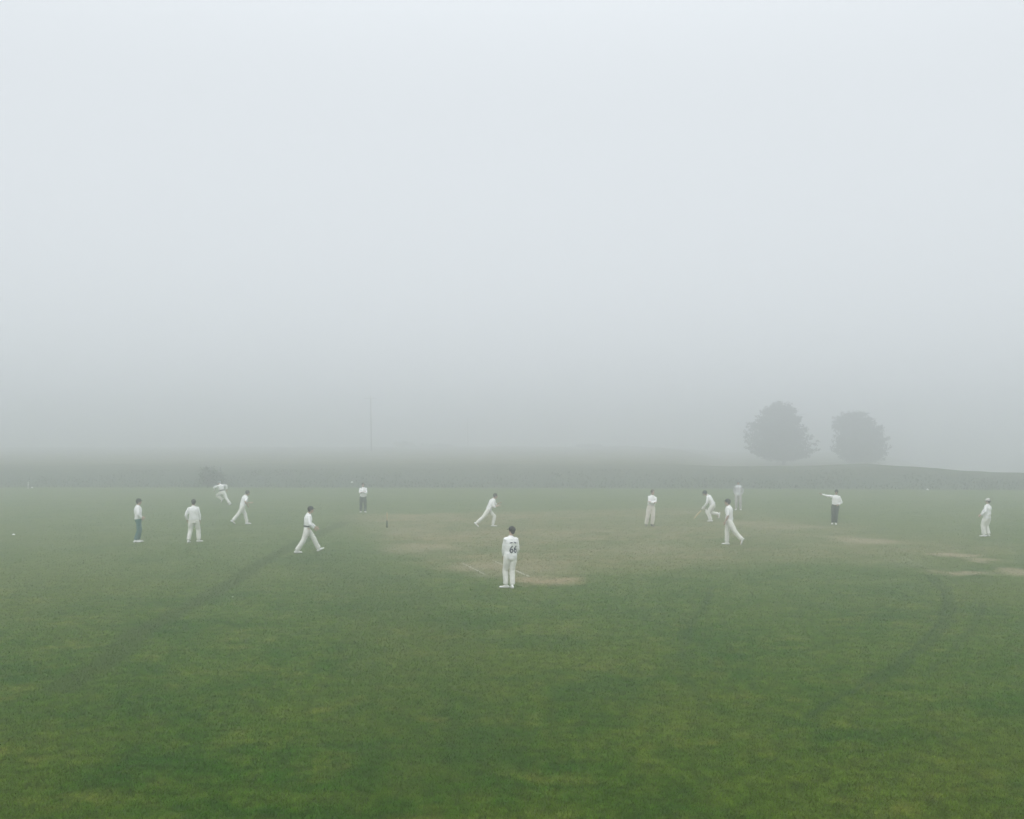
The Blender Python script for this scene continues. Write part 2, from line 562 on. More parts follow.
def person(px, py, label, a=0, pelvis=(0, 0, .93), neck=(0, 0, 1.50), head=(0, 0, .165), ah=None, hp=0,
           feet=None, hands=None, khint=None, ehint=None, scale=1.0, top=M_WHITE, legs=M_CREAM, shoes=M_SHOE,
           hair=M_HAIRD, hat=None, sleeve='long', hem=.80, belt=False, pads=False, gloves=False, girth=1.0, baggy=1.12,
           curl=.55, number=None, group='players and umpires on the field', lift=0.0, sleeve_end=1.0):
    """one cricketer. Coordinates in metres in the viewer's frame at the root: x to the viewer's right, y away, z up.
    a: facing (0 away, 90 right, 180 to the viewer, -90 left). feet: {'L':(x,y,z,toe_angle,toe_pitch),...}; hands: {'L':(x,y,z),...}"""
    g = gp(px, py)
    root = bpy.data.objects.new('person', None); COL.objects.link(root)
    root.empty_display_size = .3
    root.location = (g.x, g.y, zg1(g.x, g.y) + lift)
    root.rotation_euler = (0, 0, -math.atan2(g.x, g.y))
    root.scale = (scale,) * 3
    tag(root, label, 'person', group)
    ah = a if ah is None else ah
    P = Vector(pelvis); N = Vector(neck)
    F, Rr = fdir(a), rdir(a)
    up = (N - P).normalized()
    Ft = (F - up * F.dot(up)).normalized()          # torso's front
    Rt = Ft.cross(up).normalized()
    if Rt.dot(Rr) < 0: Rt = -Rt
    sh = {'L': N - up * .078 - Rt * .166, 'R': N - up * .078 + Rt * .166}
    hip = {'L': P - Rr * .095, 'R': P + Rr * .095}
    khint = khint or {}; ehint = ehint or {}
    knee, ank, toe = {}, {}, {}
    for s in 'LR':
        fx = feet[s]
        tgt = Vector(fx[:3])
        toe[s] = fdir(fx[3], fx[4] if len(fx) > 4 else 0)
        kh = Vector(khint.get(s, F + toe[s] * .4))
        knee[s], ank[s] = ik(hip[s], tgt, .435, .425, kh)
    elb, wri = {}, {}
    for s in 'LR':
        sg = -1 if s == 'L' else 1
        kh = Vector(ehint.get(s, -F * .8 + Rt * sg * .7 - up * .3))
        elb[s], wri[s] = ik(sh[s], Vector(hands[s]), .295, .26, kh)
    Hc = N + Vector(head)
    FH = fdir(ah, hp); RH = rdir(ah); UH = RH.cross(FH).normalized()

    def torso(mb, o=0.0, lo=-.06, hi=1.0, gy=girth, flare=0.0):
        tl = (N - P).length
        prof = [(-.12, .150, .105), (0.02, .168, .118), (.18, .158, .108 * gy), (.34, .148, .104 * gy), (.55, .158, .112), (.74, .162, .114),
                (.88, .138, .096), (.95, .092, .078), (1.02, .064, .062)]
        pts = []
        for t, x, y in prof:
            if t < lo or t > hi: continue
            w = flare * max(0, .3 - t)
            bulge = Ft * (.10 * (gy - 1) * math.exp(-((t - .28) / .2) ** 2))
            pts.append((P + up * (tl * t) + bulge, x * (1 + .35 * (gy - 1)) + o + w, y + o + w))
        mb.loft(pts, Rt, n=18, cap=.4)

    # ---- body: one continuous surface with head, face, hands and fingers
    mb = MB()
    torso(mb)
    for s in 'LR':
        sg = -1 if s == 'L' else 1
        mb.loft([(N - up * .065 + Rt * (sg * .09), .050, .050), (sh[s], .058, .056), (lerp(sh[s], elb[s], .45), .050, .050), (elb[s], .041, .041)], Ft, n=12)
        mb.loft([(elb[s], .041, .041), (lerp(elb[s], wri[s], .25), .043, .040), (lerp(elb[s], wri[s], .7), .034, .031), (wri[s], .028, .023)], Ft, n=12)
        mb.loft([(hip[s] + V3(0, 0, .03), .095, .098), (lerp(hip[s], knee[s], .4), .082, .086), (knee[s], .058, .060)], Rr, n=14)
        mb.loft([(knee[s], .058, .060), (lerp(knee[s], ank[s], .3), .057, .062), (lerp(knee[s], ank[s], .75), .042, .044), (ank[s], .037, .040)], Rr, n=12)
        mb.loft([(ank[s] - V3(0, 0, .02), .036, .036), (ank[s] + toe[s] * .12 - V3(0, 0, .045), .036, .024)], Rr, n=10)
        d = (wri[s] - elb[s])
        th = (F * .9 - Rt * sg * .2 + up * .25)
        build_hand(mb, wri[s], d, -Rt * sg + F * .1, th, curl)
    # neck and head
    mb.loft([(N - up * .06, .062, .060), (lerp(N, Hc, .35), .054, .056), (Hc - UH * .03 - FH * .01, .052, .058)], RH, n=14)
    mb.ellipsoid(Hc + UH * .028 - FH * .008, (.076, .096, .092), RH, FH, UH, 18, 12)
    mb.ellipsoid(Hc - UH * .045 + FH * .022, (.060, .068, .072), RH, FH, UH, 16, 10)
    mb.ellipsoid(Hc - UH * .096 + FH * .060, (.026, .026, .020), RH, FH, UH, 10, 8)
    mb.loft([(Hc + UH * .018 + FH * .084, .010, .012), (Hc - UH * .030 + FH * .104, .016, .014)], RH, n=8)
    mb.ellipsoid(Hc + UH * .032 + FH * .078, (.050, .016, .012), RH, FH, UH, 10, 8)
    for sg in (-1, 1):
        mb.ellipsoid(Hc + RH * (sg * .077) - FH * .010 - UH * .004, (.012, .020, .032), RH, FH, UH, 8, 8)
    me = mb.weld('body', .0075, 2)
    me.materials.append(M_SKIN); me.materials.append(M_EYE); me.materials.append(M_LIP)
    eyes = [Hc + UH * .010 + FH * .082 + RH * (sg * .033) for sg in (-1, 1)]
    mouth = Hc - UH * .064 + FH * .088
    for p in me.polygons:
        if (p.center - Hc).length < .16:
            for e_ in eyes:
                q = p.center - e_
                if abs(q.dot(RH)) < .016 and abs(q.dot(UH)) < .009 and q.dot(FH) > -.03: p.material_index = 1
            q = p.center - mouth
            if abs(q.dot(RH)) < .026 and abs(q.dot(UH)) < .009 and q.dot(FH) > -.03: p.material_index = 2
    obj('body', me, None, root)

    # ---- shirt
    mb = MB()
    tl = (N - P).length
    lo_t = (hem - pelvis[2]) / tl
    prof = [(-.30, .182, .135), (-.12, .180, .132), (0.05, .184, .134), (.18, .178, .126 * girth), (.34, .172, .122 * girth), (.55, .180, .132), (.74, .180, .134),
            (.88, .150, .112), (.95, .104, .090), (1.0, .070, .072)]
    pts = []
    for t, x, y in prof:
        if t < lo_t: continue
        bulge = Ft * (.10 * (girth - 1) * math.exp(-((t - .28) / .2) ** 2))
        pts.append((P + up * (tl * t) + bulge, x * (1 + .35 * (girth - 1)) + .010, y + .016))
    mb.loft(pts, Rt, n=20, cap=.12)
    for s in 'LR':
        sg = -1 if s == 'L' else 1
        mb.loft([(N - up * .07 + Rt * (sg * .085), .068, .066), (sh[s], .074, .074), (lerp(sh[s], elb[s], .5), .068, .068),
                 (lerp(sh[s], elb[s], .92), .060, .060)], Ft, n=12, cap=.3)
        if sleeve == 'long':
            mb.loft([(lerp(sh[s], elb[s], .9), .060, .060), (elb[s], .060, .058), (lerp(elb[s], wri[s], .4), .056, .052), (lerp(elb[s], wri[s], .9 * sleeve_end), .044, .040)], Ft, n=12, cap=.2)
    mb.loft([(lerp(N, Hc, -.12), .080, .078), (lerp(N, Hc, .22), .064, .064)], RH, n=12, cap=.1)     # collar
    shirt = obj('shirt', mb.weld('shirt', .012, 5, .016, 8), top, root)

    # ---- trousers
    mb = MB()
    mb.loft([(P + up * .12, .160, .116 * (1 + .5 * (girth - 1))), (P, .180, .130), (P - V3(0, 0, .10), .168, .124)], Rr, n=18, cap=.4)
    b = baggy
    for s in 'LR':
        mb.loft([(hip[s] + V3(0, 0, .02), .108, .114), (lerp(hip[s], knee[s], .4), .100 * b, .106 * b), (lerp(hip[s], knee[s], .95), .080 * b, .084 * b)], Rr, n=14, cap=.4)
        mb.loft([(lerp(hip[s], knee[s], .93), .080 * b, .084 * b), (knee[s], .080 * b, .084 * b), (lerp(knee[s], ank[s], .5), .078 * b, .082 * b),
                 (lerp(knee[s], ank[s], .93), .072 * b, .080 * b)], Rr, n=14, cap=.12)
    trousers = obj('trousers', mb.weld('trousers', .012, 4, .014, 7), legs, root)
    if belt:
        mb = MB()
        c = P + up * (.13 if hem > .9 else .06)
        mb.loft([(c - up * .024, .186, .140), (c + up * .024, .184, .138)], Rt, n=24, cap=.1)
        obj('belt', mb.mesh('belt'), M_BELT, trousers)

    # ---- shoes
    for s in 'LR':
        t = toe[s]
        sd = t.cross(V3(0, 0, 1)).normalized()
        un = sd.cross(t).normalized()
        c = ank[s]
        mb = MB()
        mb.loft([(c - t * .075 - un * .045, .034, .036), (c - t * .02 - un * .03, .042, .050), (c + t * .07 - un * .045, .046, .038),
                 (c + t * .14 - un * .056, .046, .028), (c + t * .19 - un * .060, .036, .022)], sd, n=12, cap=.8)
        mb.loft([(c + un * .03, .046, .050), (c - un * .03, .044, .050)], sd, n=12, cap=.3)
        sho = obj('shoe', mb.weld('shoe', .009, 2), shoes, root)
        mb = MB()
        mb.loft([(c - t * .085 - un * .074, .034, .010), (c - t * .02 - un * .075, .040, .010), (c + t * .08 - un * .076, .047, .010),
                 (c + t * .15 - un * .076, .047, .010), (c + t * .205 - un * .073, .032, .009)], sd, n=12, cap=1)
        obj('sole', mb.mesh('sole'), M_SOLE, sho)

    # ---- hair and headgear
    mb = MB()
    mb.ellipsoid(Hc + UH * .040 - FH * .022, (.096, .108, .100), RH, FH, UH, 18, 12)
    mb.ellipsoid(Hc - UH * .020 - FH * .045, (.072, .062, .080), RH, FH, UH, 14, 10)
    obj('hair', mb.weld('hair', .010, 2, .006, 30), hair, root)
    if hat in ('cap', 'helmet'):
        hm = M_NAVY if hair is not M_HATG else M_HATG
        k = 1.12 if hat == 'helmet' else 1.0
        mb = MB()
        mb.ellipsoid(Hc + UH * .045 - FH * .012, (.092 * k, .112 * k, .096 * k), RH, FH, UH, 20, 12, zmin=-.08 if hat == 'cap' else -.55)
        cap = obj('cap' if hat == 'cap' else 'helmet', mb.weld('cap', .008, 2), hm, root)
        mb = MB()
        c = Hc + UH * .048 + FH * .095
        mb.loft([(c - FH * .02, .078, .008), (c + FH * .03 - UH * .006, .074, .007), (c + FH * .065 - UH * .014, .045, .006)], RH, n=14, cap=.8)
        obj('peak', mb.mesh('peak'), hm, cap)
        if hat == 'helmet':
            mb = MB()
            for q in (-.010, -.040, -.070, -.10):
                pts = []
                for i in range(9):
                    an = R(-80 + 20 * i)
                    pts.append((Hc + UH * q + RH * (.100 * math.sin(an)) + FH * (.130 * math.cos(an)), .004, .004))
                mb.loft(pts, UH, n=6)
            obj('face_grille', mb.mesh('face_grille'), M_BELT, cap)
    elif hat == 'sunhat':
        mb = MB()
        mb.ellipsoid(Hc + UH * .055 - FH * .010, (.096, .112, .092), RH, FH, UH, 20, 12, zmin=-.05)
        mb.ellipsoid(Hc + UH * .050 - FH * .005, (.160, .175, .014), RH, FH, UH, 24, 8)
        obj('sun_hat', mb.weld('sun_hat', .008, 2), M_HATW, root)

    if pads:
        for s in 'LR':
            ax = (knee[s] - ank[s]).normalized()
            fr = (F - ax * F.dot(ax)).normalized()
            mb = MB()
            for q in (-.075, -.038, 0, .038, .075):
                o_ = Rr * q + fr * (.095 - 5.5 * q * q)
                mb.loft([(ank[s] + ax * .02 + o_ * .9, .024, .024), (lerp(ank[s], knee[s], .5) + o_, .026, .026), (knee[s] + ax * .02 + o_ + fr * .015, .026, .030),
                         (knee[s] + ax * .17 + o_ * .95 , .024, .020)], Rr, n=8, cap=.6)
            mb.loft([(knee[s] - ax * .06 + fr * .11, .10, .035), (knee[s] + ax * .07 + fr * .115, .10, .035)], Rr, n=12, cap=.6)
            lp = obj('leg_pad', mb.weld('leg_pad', .010, 1), M_PAD, root)
            mb = MB()
            for q in (.25, .6, .92):
                c = lerp(ank[s], knee[s], q) + fr * .005
                mb.loft([(c - ax * .015, .094, .098), (c + ax * .015, .094, .098)], Rr, n=16, cap=.1)
            obj('strap', mb.mesh('strap'), M_PAD, lp)
    if gloves:
        for s in 'LR':
            d = (wri[s] - elb[s]).normalized()
            sd = (F - d * F.dot(d)).normalized()
            mb = MB()
            mb.loft([(wri[s] - d * .05, .052, .046), (wri[s] + d * .02, .050, .042), (wri[s] + d * .09, .060, .046), (wri[s] + d * .14, .052, .048)], sd, n=12, cap=.6)
            for i in range(4):
                c = wri[s] + d * .10 + sd * (.042 - .028 * i)
                mb.loft([(c, .019, .030), (c + d * .07, .018, .036)], sd, n=8, cap=.8)
            mb.loft([(wri[s] + d * .03 + sd * .05, .020, .020), (wri[s] + d * .10 + sd * .075, .018, .018)], sd, n=8, cap=.8)
            obj('glove', mb.weld('glove', .009, 1), M_GLOVE, root)

    if number:
        bv = BVHTree.FromPolygons([v.co.copy() for v in shirt.data.vertices], [tuple(p.vertices) for p in shirt.data.polygons])
        def decal(name, text, size, cz, arc=0.0):
            cu = bpy.data.curves.new('t', 'FONT'); cu.body = text; cu.size = size; cu.align_x = 'CENTER'; cu.align_y = 'CENTER'; cu.offset = .006
            cu.resolution_u = 6
            to = bpy.data.objects.new('t', cu); COL.objects.link(to)
            dg = bpy.context.evaluated_depsgraph_get()
            m2 = bpy.data.meshes.new_from_object(to.evaluated_get(dg))
            bpy.data.objects.remove(to)
            bm = bmesh.new(); bm.from_mesh(m2)
            bmesh.ops.triangulate(bm, faces=bm.faces[:])
            for _ in range(2):
                bmesh.ops.subdivide_edges(bm, edges=[e for e in bm.edges if e.calc_length() > .02], cuts=1)
                bmesh.ops.triangulate(bm, faces=bm.faces[:])
            for v in bm.verts:
                x, y = v.co.x * .88 + .040, v.co.y
                y -= arc * x * x
                o_ = P + up * (cz + y) + Rt * x * number.get('w', 1)
                hit = bv.ray_cast(o_ - Ft * 1.0, Ft)
                v.co = (hit[0] if hit[0] else o_ - Ft * .14) - Ft * .006
            bm.to_mesh(m2); bm.free(); m2.name = name
            obj(name, m2, M_INK, shirt)
        decal('back_number', number['text'], .295, .20)
        # the name above the number is too blurred to read: a row of small dark strokes
        for x0, x1 in ((-.085, -.010), (.040, .125)):
            vs, fs = [], []
            n = 12
            for i in range(n + 1):
                x = lerp(x0, x1, i / n)
                zc = .415 - 2.2 * (x - .02) ** 2
                w = .010 + .016 * abs(noise.noise(Vector((x * 60, 1.7, 0))))
                for z in (zc - w, zc + w):
                    o_ = P + up * z + Rt * x
                    hit = bv.ray_cast(o_ - Ft * 1.0, Ft)
                    vs.append((hit[0] if hit[0] else o_ - Ft * .14) - Ft * .006)
            for i in range(n): fs.append((2 * i, 2 * i + 2, 2 * i + 3, 2 * i + 1))
            obj('back_lettering', mesh_np('back_lettering', vs, fs), M_INK, shirt)
    return root, dict(wri=wri, elb=elb, F=F, R=Rr)


AZ = .085   # ankle height of a planted foot

# 1 man in blue-grey trousers, facing right
person(136.8, 542.3, 'person in peaked cap, white shirt and blue-grey trousers standing in profile on the left', a=80, ah=88, scale=1.0,
       pelvis=(.05, 0, .93), neck=(.02, 0, 1.49), head=(.045, 0, .17),
       feet={'R': (-.05, -.10, AZ, 70), 'L': (.06, .10, AZ, 85)},
       hands={'R': (.18, -.15, .98), 'L': (.20, .12, 1.02)}, legs=M_BLUEG, hat='cap', baggy=.94, hem=.90)
# 2 back view, legs apart
person(193.5, 542.3, 'dark-haired person in untucked whites seen from behind, feet apart, left of the jogging player', a=4, ah=8, scale=1.0,
       pelvis=(.0, 0, .91), neck=(-.03, 0, 1.47), head=(.02, .04, .165),
       feet={'L': (-.20, -.05, AZ, 20), 'R': (.20, .08, AZ, 62)},
       hands={'L': (-.26, .10, .90), 'R': (.25, .08, .86)}, hair=M_HAIRD, hem=.86)
# 3 far runner, bounding away to the left
person(224, 505, 'far white-clad person sprinting away in mid stride with elbows flung out', a=-38, ah=-45, hp=-12, scale=1.0,
       pelvis=(-.10, 0, .81), neck=(-.25, .10, 1.31), head=(-.07, .13, .11),
       feet={'L': (-.12, .12, .36, -60, -50), 'R': (.36, -.22, .10, -45, -35)},
       khint={'L': V3(-1, .5, .35), 'R': V3(-.5, .6, .1)},
       hands={'L': (-.62, .16, .93), 'R': (.16, .10, 1.00)}, ehint={'L': V3(-1, -.5, .3), 'R': V3(1, -.5, .3)},
       belt=True, hem=.92, hair=M_HATG, hat='cap', shoes=M_SHOE)
# 4 jogging to the right
person(243, 524.5, 'bare-armed dark-haired person in whites running to the right behind the feet-apart player', a=62, ah=70, scale=1.0,
       pelvis=(-.04, 0, .90), neck=(.12, .02, 1.42), head=(.10, .03, .145),
       feet={'L': (.20, .10, .09, 75), 'R': (-.56, -.12, .13, 70, -30)},
       khint={'L': V3(1, .4, .2), 'R': V3(.6, .3, -.2)},
       hands={'R': (.22, -.20, .96), 'L': (.34, .15, 1.06)}, sleeve='short', baggy=1.05, hem=.86)
# 5 walking right with black belt
person(307.5, 553, 'person in cap and whites with a black belt striding to the right', a=78, ah=85, scale=1.0,
       pelvis=(-.02, 0, .87), neck=(.03, 0, 1.44), head=(.085, 0, .165),
       feet={'R': (-.40, -.12, .085, 90, 0), 'L': (.42, .12, .13, 70, 22)},
       khint={'R': V3(1, 0, 0), 'L': V3(1, 0, .3)},
       hands={'R': (.24, -.20, .92), 'L': (.30, .18, .94)}, hat='cap', belt=True, hem=.93)
# 6 umpire, arms folded
person(363, 512.5, 'distant person in white top and dark trousers facing the camera with arms folded', a=178, scale=.96,
       pelvis=(.0, 0, .93), neck=(.0, 0, 1.50), head=(0, -.02, .165),
       feet={'R': (-.13, 0, AZ, 200), 'L': (.13, 0, AZ, 160)},
       hands={'R': (.04, -.26, 1.26), 'L': (-.04, -.24, 1.22)}, ehint={'R': V3(-1, .1, -.45), 'L': V3(1, .1, -.45)},
       legs=M_GREYT, hair=M_HAIRB, hem=.90, girth=1.15)
# 7 lunging right
person(492, 526.6, 'dark-haired person in whites lunging forward to the right near mid-pitch', a=80, ah=85, hp=-5, scale=1.0,
       pelvis=(-.18, 0, .80), neck=(.08, 0, 1.33), head=(.09, 0, .155),
       feet={'L': (.04, .10, .085, 90), 'R': (-.80, -.12, .13, 95, -40)},
       khint={'L': V3(1, 0, .4), 'R': V3(.3, 0, -1)},
       hands={'L': (.36, .06, 1.14), 'R': (.30, -.14, 1.02)}, ehint={'L': V3(.1, .5, -1), 'R': V3(-.5, -.4, -1)},
       sleeve='long', sleeve_end=.45, baggy=1.05, hem=.74)
# 8 number 66
person(509.8, 588, 'person with navy number 66 on the back of a white shirt, nearest the camera', a=-20, ah=-48, scale=.97,
       pelvis=(.02, 0, .93), neck=(.035, 0, 1.50), head=(.02, .03, .165),
       feet={'L': (-.11, .02, AZ, -75), 'R': (.07, -.06, AZ, -15)},
       hands={'L': (-.20, .12, .84), 'R': (.19, .26, .96)}, ehint={'R': V3(.3, -.7, -.3), 'L': V3(-.4, -.8, 0)},
       hair=M_HAIRD, hat='cap', hem=.80, number=dict(text='66'), baggy=1.06)
# 9 arms folded in pale flannels
person(650, 526.2, 'person in white shirt and cream flannels standing with arms folded, beyond the worn square', a=165, ah=150, scale=1.0,
       pelvis=(.05, 0, .93), neck=(.13, 0, 1.49), head=(.01, -.02, .165),
       feet={'R': (-.19, 0, AZ, 170), 'L': (.10, .02, AZ, 150)},
       hands={'R': (.22, -.25, 1.16), 'L': (.02, -.22, 1.20)}, ehint={'R': V3(-1, .2, -.6), 'L': V3(1, .2, -.6)},
       legs=M_OFFW, shoes=M_SHOED, hair=M_HAIRB, hem=1.02, baggy=1.18)
# 10 batsman running with bat
bats, J = person(710.6, 521.5, 'helmeted person in pads running to the left with a bat held low', a=-80, ah=-85, hp=-8, scale=1.0,
       pelvis=(.13, 0, .86), neck=(-.14, 0, 1.33), head=(-.15, 0, .125),
       feet={'L': (.02, -.10, .085, -90), 'R': (.40, .12, .38, -95, -78)},
       khint={'L': V3(-1, 0, .3), 'R': V3(-1, 0, 0)},
       hands={'L': (-.32, -.14, .76), 'R': (-.30, .12, .72)}, ehint={'L': V3(.5, -.5, 0), 'R': V3(.4, .5, 0)},
       hat='helmet', pads=True, gloves=True, hem=.82, baggy=1.05, curl=1.2)
# 11 walking left
person(729.6, 544.8, 'person in navy cap and whites walking left in front of the player with a bat', a=-78, ah=-85, scale=1.03,
       pelvis=(.0, 0, .93), neck=(-.02, 0, 1.49), head=(-.05, 0, .165),
       feet={'R': (-.10, .10, AZ, -95), 'L': (.46, -.12, .22, -70, -62)},
       khint={'R': V3(-1, 0, 0), 'L': V3(-1, 0, -.2)},
       hands={'L': (-.16, -.20, .90), 'R': (-.10, .22, .92)}, sleeve='short', hat='cap', hem=.88)
# 12 far fielder
person(738.5, 510, 'faintest far-off person in whites standing behind the walking player', a=185, scale=.99,
       pelvis=(0, 0, .93), neck=(.0, 0, 1.50), head=(0, 0, .165),
       feet={'R': (-.13, 0, AZ, 200), 'L': (.12, -.06, AZ, 165)},
       hands={'R': (-.20, .05, .92), 'L': (.19, .05, .92)}, hat='cap', hair=M_HATG, hem=.84, top=M_FADEW, legs=M_GREYW)
# 13 umpire signalling
person(834.5, 524.5, 'person in white shirt and charcoal trousers holding one arm straight out sideways', a=182, scale=.965,
       pelvis=(.05, 0, .93), neck=(.09, 0, 1.50), head=(.02, -.03, .165),
       feet={'R': (-.10, .02, AZ, 195), 'L': (.06, -.06, AZ, 170)},
       hands={'R': (-.62, -.06, 1.55), 'L': (.20, -.13, 1.02)}, ehint={'R': V3(0, .1, -1), 'L': V3(.7, .7, -.2)},
       legs=M_DARK, hair=M_HAIRD, hem=.96, curl=.2, girth=1.1, baggy=1.05, hat='cap')
# 14 stout fielder at the right
person(986, 536.5, 'stout person in pale sun hat and whites standing alone at the far right', a=-62, ah=-70, scale=.93,
       pelvis=(.06, 0, .92), neck=(.10, 0, 1.49), head=(.0, 0, .16),
       feet={'L': (-.08, -.10, AZ, -88), 'R': (.10, .10, AZ, -50)},
       hands={'L': (-.20, -.20, 1.00), 'R': (-.22, .05, 1.00)}, ehint={'L': V3(.6, -.8, -.3), 'R': V3(.5, .8, -.3)},
       hat='sunhat', hair=M_HAIRB, hem=.82, girth=1.6, baggy=1.3)

# the bat in the runner's hands: a thing of its own
grip = (J['wri']['L'] + J['wri']['R']) / 2 + V3(-.06, 0, -.07)
bd = V3(-.62, -.05, -.70).normalized()
bat = bpy.data.objects.new('cricket_bat', None); COL.objects.link(bat)
bat.location = bats.matrix_basis @ (grip - bd * .12)
bat.rotation_euler = (0, 0, bats.rotation_euler.z)
tag(bat, 'pale willow bat pointing down from the hands of the helmeted runner', 'cricket bat')
mb = MB(); mb.loft([(bd * 0, .017, .017), (bd * .29, .018, .018)], V3(0, 1, 0), n=10, cap=.8)
obj('handle', mb.mesh('handle'), M_GRIP, bat)
sdn = bd.cross(V3(0, 1, 0)).normalized()
mb = MB(); mb.loft([(bd * .27, .022, .016), (bd * .33, .050, .020), (bd * .36, .054, .024), (bd * .68, .054, .032), (bd * .82, .054, .024), (bd * .85, .046, .018)], V3(0, 1, 0), n=12, cap=.4)
obj('blade', mb.mesh('blade'), M_WILLOW, bat)


# ------------------------------------------------------------------ wicket
g = gp(387, 527.5)
wk = bpy.data.objects.new('wicket', None); COL.objects.link(wk)
wk.location = (g.x, g.y, 0)
wk.rotation_euler = (0, 0, math.atan2(PV.y, PV.x))
tag(wk, 'wooden wicket of three stumps with dark sleeves at left edge of worn square', 'wicket')
for i in (-1, 0, 1):
    mb = MB(); c = V3(.095 * i, 0, 0)
    mb.loft([(c + V3(0, 0, 0), .017, .017), (c + V3(0, 0, .69), .0175, .0175), (c + V3(0, 0, .705), .014, .014)], V3(1, 0, 0), n=10, cap=.3)
    st = obj('stump', mb.mesh('stump'), M_STUMP, wk)
    mb = MB(); mb.loft([(c + V3(0, 0, .005), .023, .023), (c + V3(0, 0, .34), .022, .022)], V3(1, 0, 0), n=10, cap=.2)
    obj('sleeve', mb.mesh('sleeve'), M_STUMPD, st)
for i in (-.5, .5):
    mb = MB(); c = V3(.095 * i, 0, .716)
    mb.loft([(c - V3(.05, 0, 0), .005, .005), (c - V3(.02, 0, 0), .009, .009), (c + V3(.02, 0, 0), .009, .009), (c + V3(.05, 0, 0), .005, .005)], V3(0, 1, 0), n=8)
    obj('bail', mb.mesh('bail'), M_STUMP, wk)


# ------------------------------------------------------------------ boundary discs and post
def marker(px, py, r, h, label):
    g = gp(px, py)
    mb = MB()
    n = 20
    vs, fs = [], []
    prof = [(r * 1.0, 0.002), (r, .02), (r * .75, h * .55), (r * .42, h), (r * .30, h), (r * .60, h * .5), (r * .85, .004)]
    for (q, z) in prof:
        for i in range(n): vs.append((q * math.cos(2 * math.pi * i / n), q * math.sin(2 * math.pi * i / n), z))
    for j in range(len(prof)):
        k = (j + 1) % len(prof)
        for i in range(n): fs.append((j * n + i, j * n + (i + 1) % n, k * n + (i + 1) % n, k * n + i))
    o = obj('boundary_marker', mesh_np('boundary_marker', vs, fs, True), M_MARK)
    o.location = (g.x, g.y, zg1(g.x, g.y))
    tag(o, label, 'boundary marker', 'white boundary markers round the outfield')


marker(13.5, 535, .065, .06, 'white dome marker on the grass near the left edge of the field')
marker(32, 488, .10, .11, 'white dome marker beside the thin white post at the foot of the bank')
marker(352, 486.5, .12, .12, 'white dome marker at the foot of the bank behind the person with folded arms')
marker(927.5, 490, .11, .11, 'white dome marker at the foot of the bank below the right tree')
g = gp(28, 488.5)
mb = MB(); mb.loft([(V3(0, 0, .03), .032, .032), (V3(0, 0, .58), .032, .032)], V3(1, 0, 0), n=12, cap=.3)
post = obj('boundary_post', mb.mesh('boundary_post'), M_MARK)
post.location = (g.x, g.y, zg1(g.x, g.y) - .03)
tag(post, 'thin short white post standing upright at the foot of the bank', 'post')
mb = MB(); mb.loft([(V3(0, 0, -.05), .011, .011), (V3(0, 0, .04), .011, .011)], V3(1, 0, 0), n=8)
cap_ = None
g = gp(232.5, 597.5)
vs, fs = [], []
for j in range(4):
    for i in range(4):
        x, y = (i - 1.5) * .016, (j - 1.5) * .012
        vs.append((x, y, .022 + .018 * noise.noise(Vector((x * 50, y * 50, 4)))))
for j in range(3):
    for i in range(3): fs.append((j * 4 + i, j * 4 + i + 1, (j + 1) * 4 + i + 1, (j + 1) * 4 + i))
sp = obj('paper_scrap', mesh_np('paper_scrap', vs, fs), M_MARK)
sp.location = (g.x, g.y, 0)
tag(sp, 'tiny white scrap lying on the grass below the striding player', 'litter')


# ------------------------------------------------------------------ foliage
def leaf_mesh(name, centres, size, jit=.4, flat=0.0):
    n = len(centres)
    A = RNG.normal(size=(n, 3)); A /= np.linalg.norm(A, axis=1)[:, None]
    B = RNG.normal(size=(n, 3)); B -= A * (A * B).sum(1)[:, None]; B /= np.linalg.norm(B, axis=1)[:, None]
    s = size * (1 + jit * RNG.uniform(-1, 1, size=(n, 1)))
    a, b = A * s, B * s * .5
    C = np.asarray(centres)
    V = np.stack([C - a, C + b * .9 - a * .1, C + a, C - b * .9 + a * .1], 1).reshape(-1, 3)
    me = bpy.data.meshes.new(name)
    me.vertices.add(4 * n); me.loops.add(4 * n); me.polygons.add(n)
    me.vertices.foreach_set('co', V.ravel())
    me.loops.foreach_set('vertex_index', np.arange(4 * n, dtype=np.int32))
    me.polygons.foreach_set('loop_start', np.arange(0, 4 * n, 4, dtype=np.int32))
    me.polygons.foreach_set('loop_total', np.full(n, 4, dtype=np.int32))
    me.update(calc_edges=True)
    return me


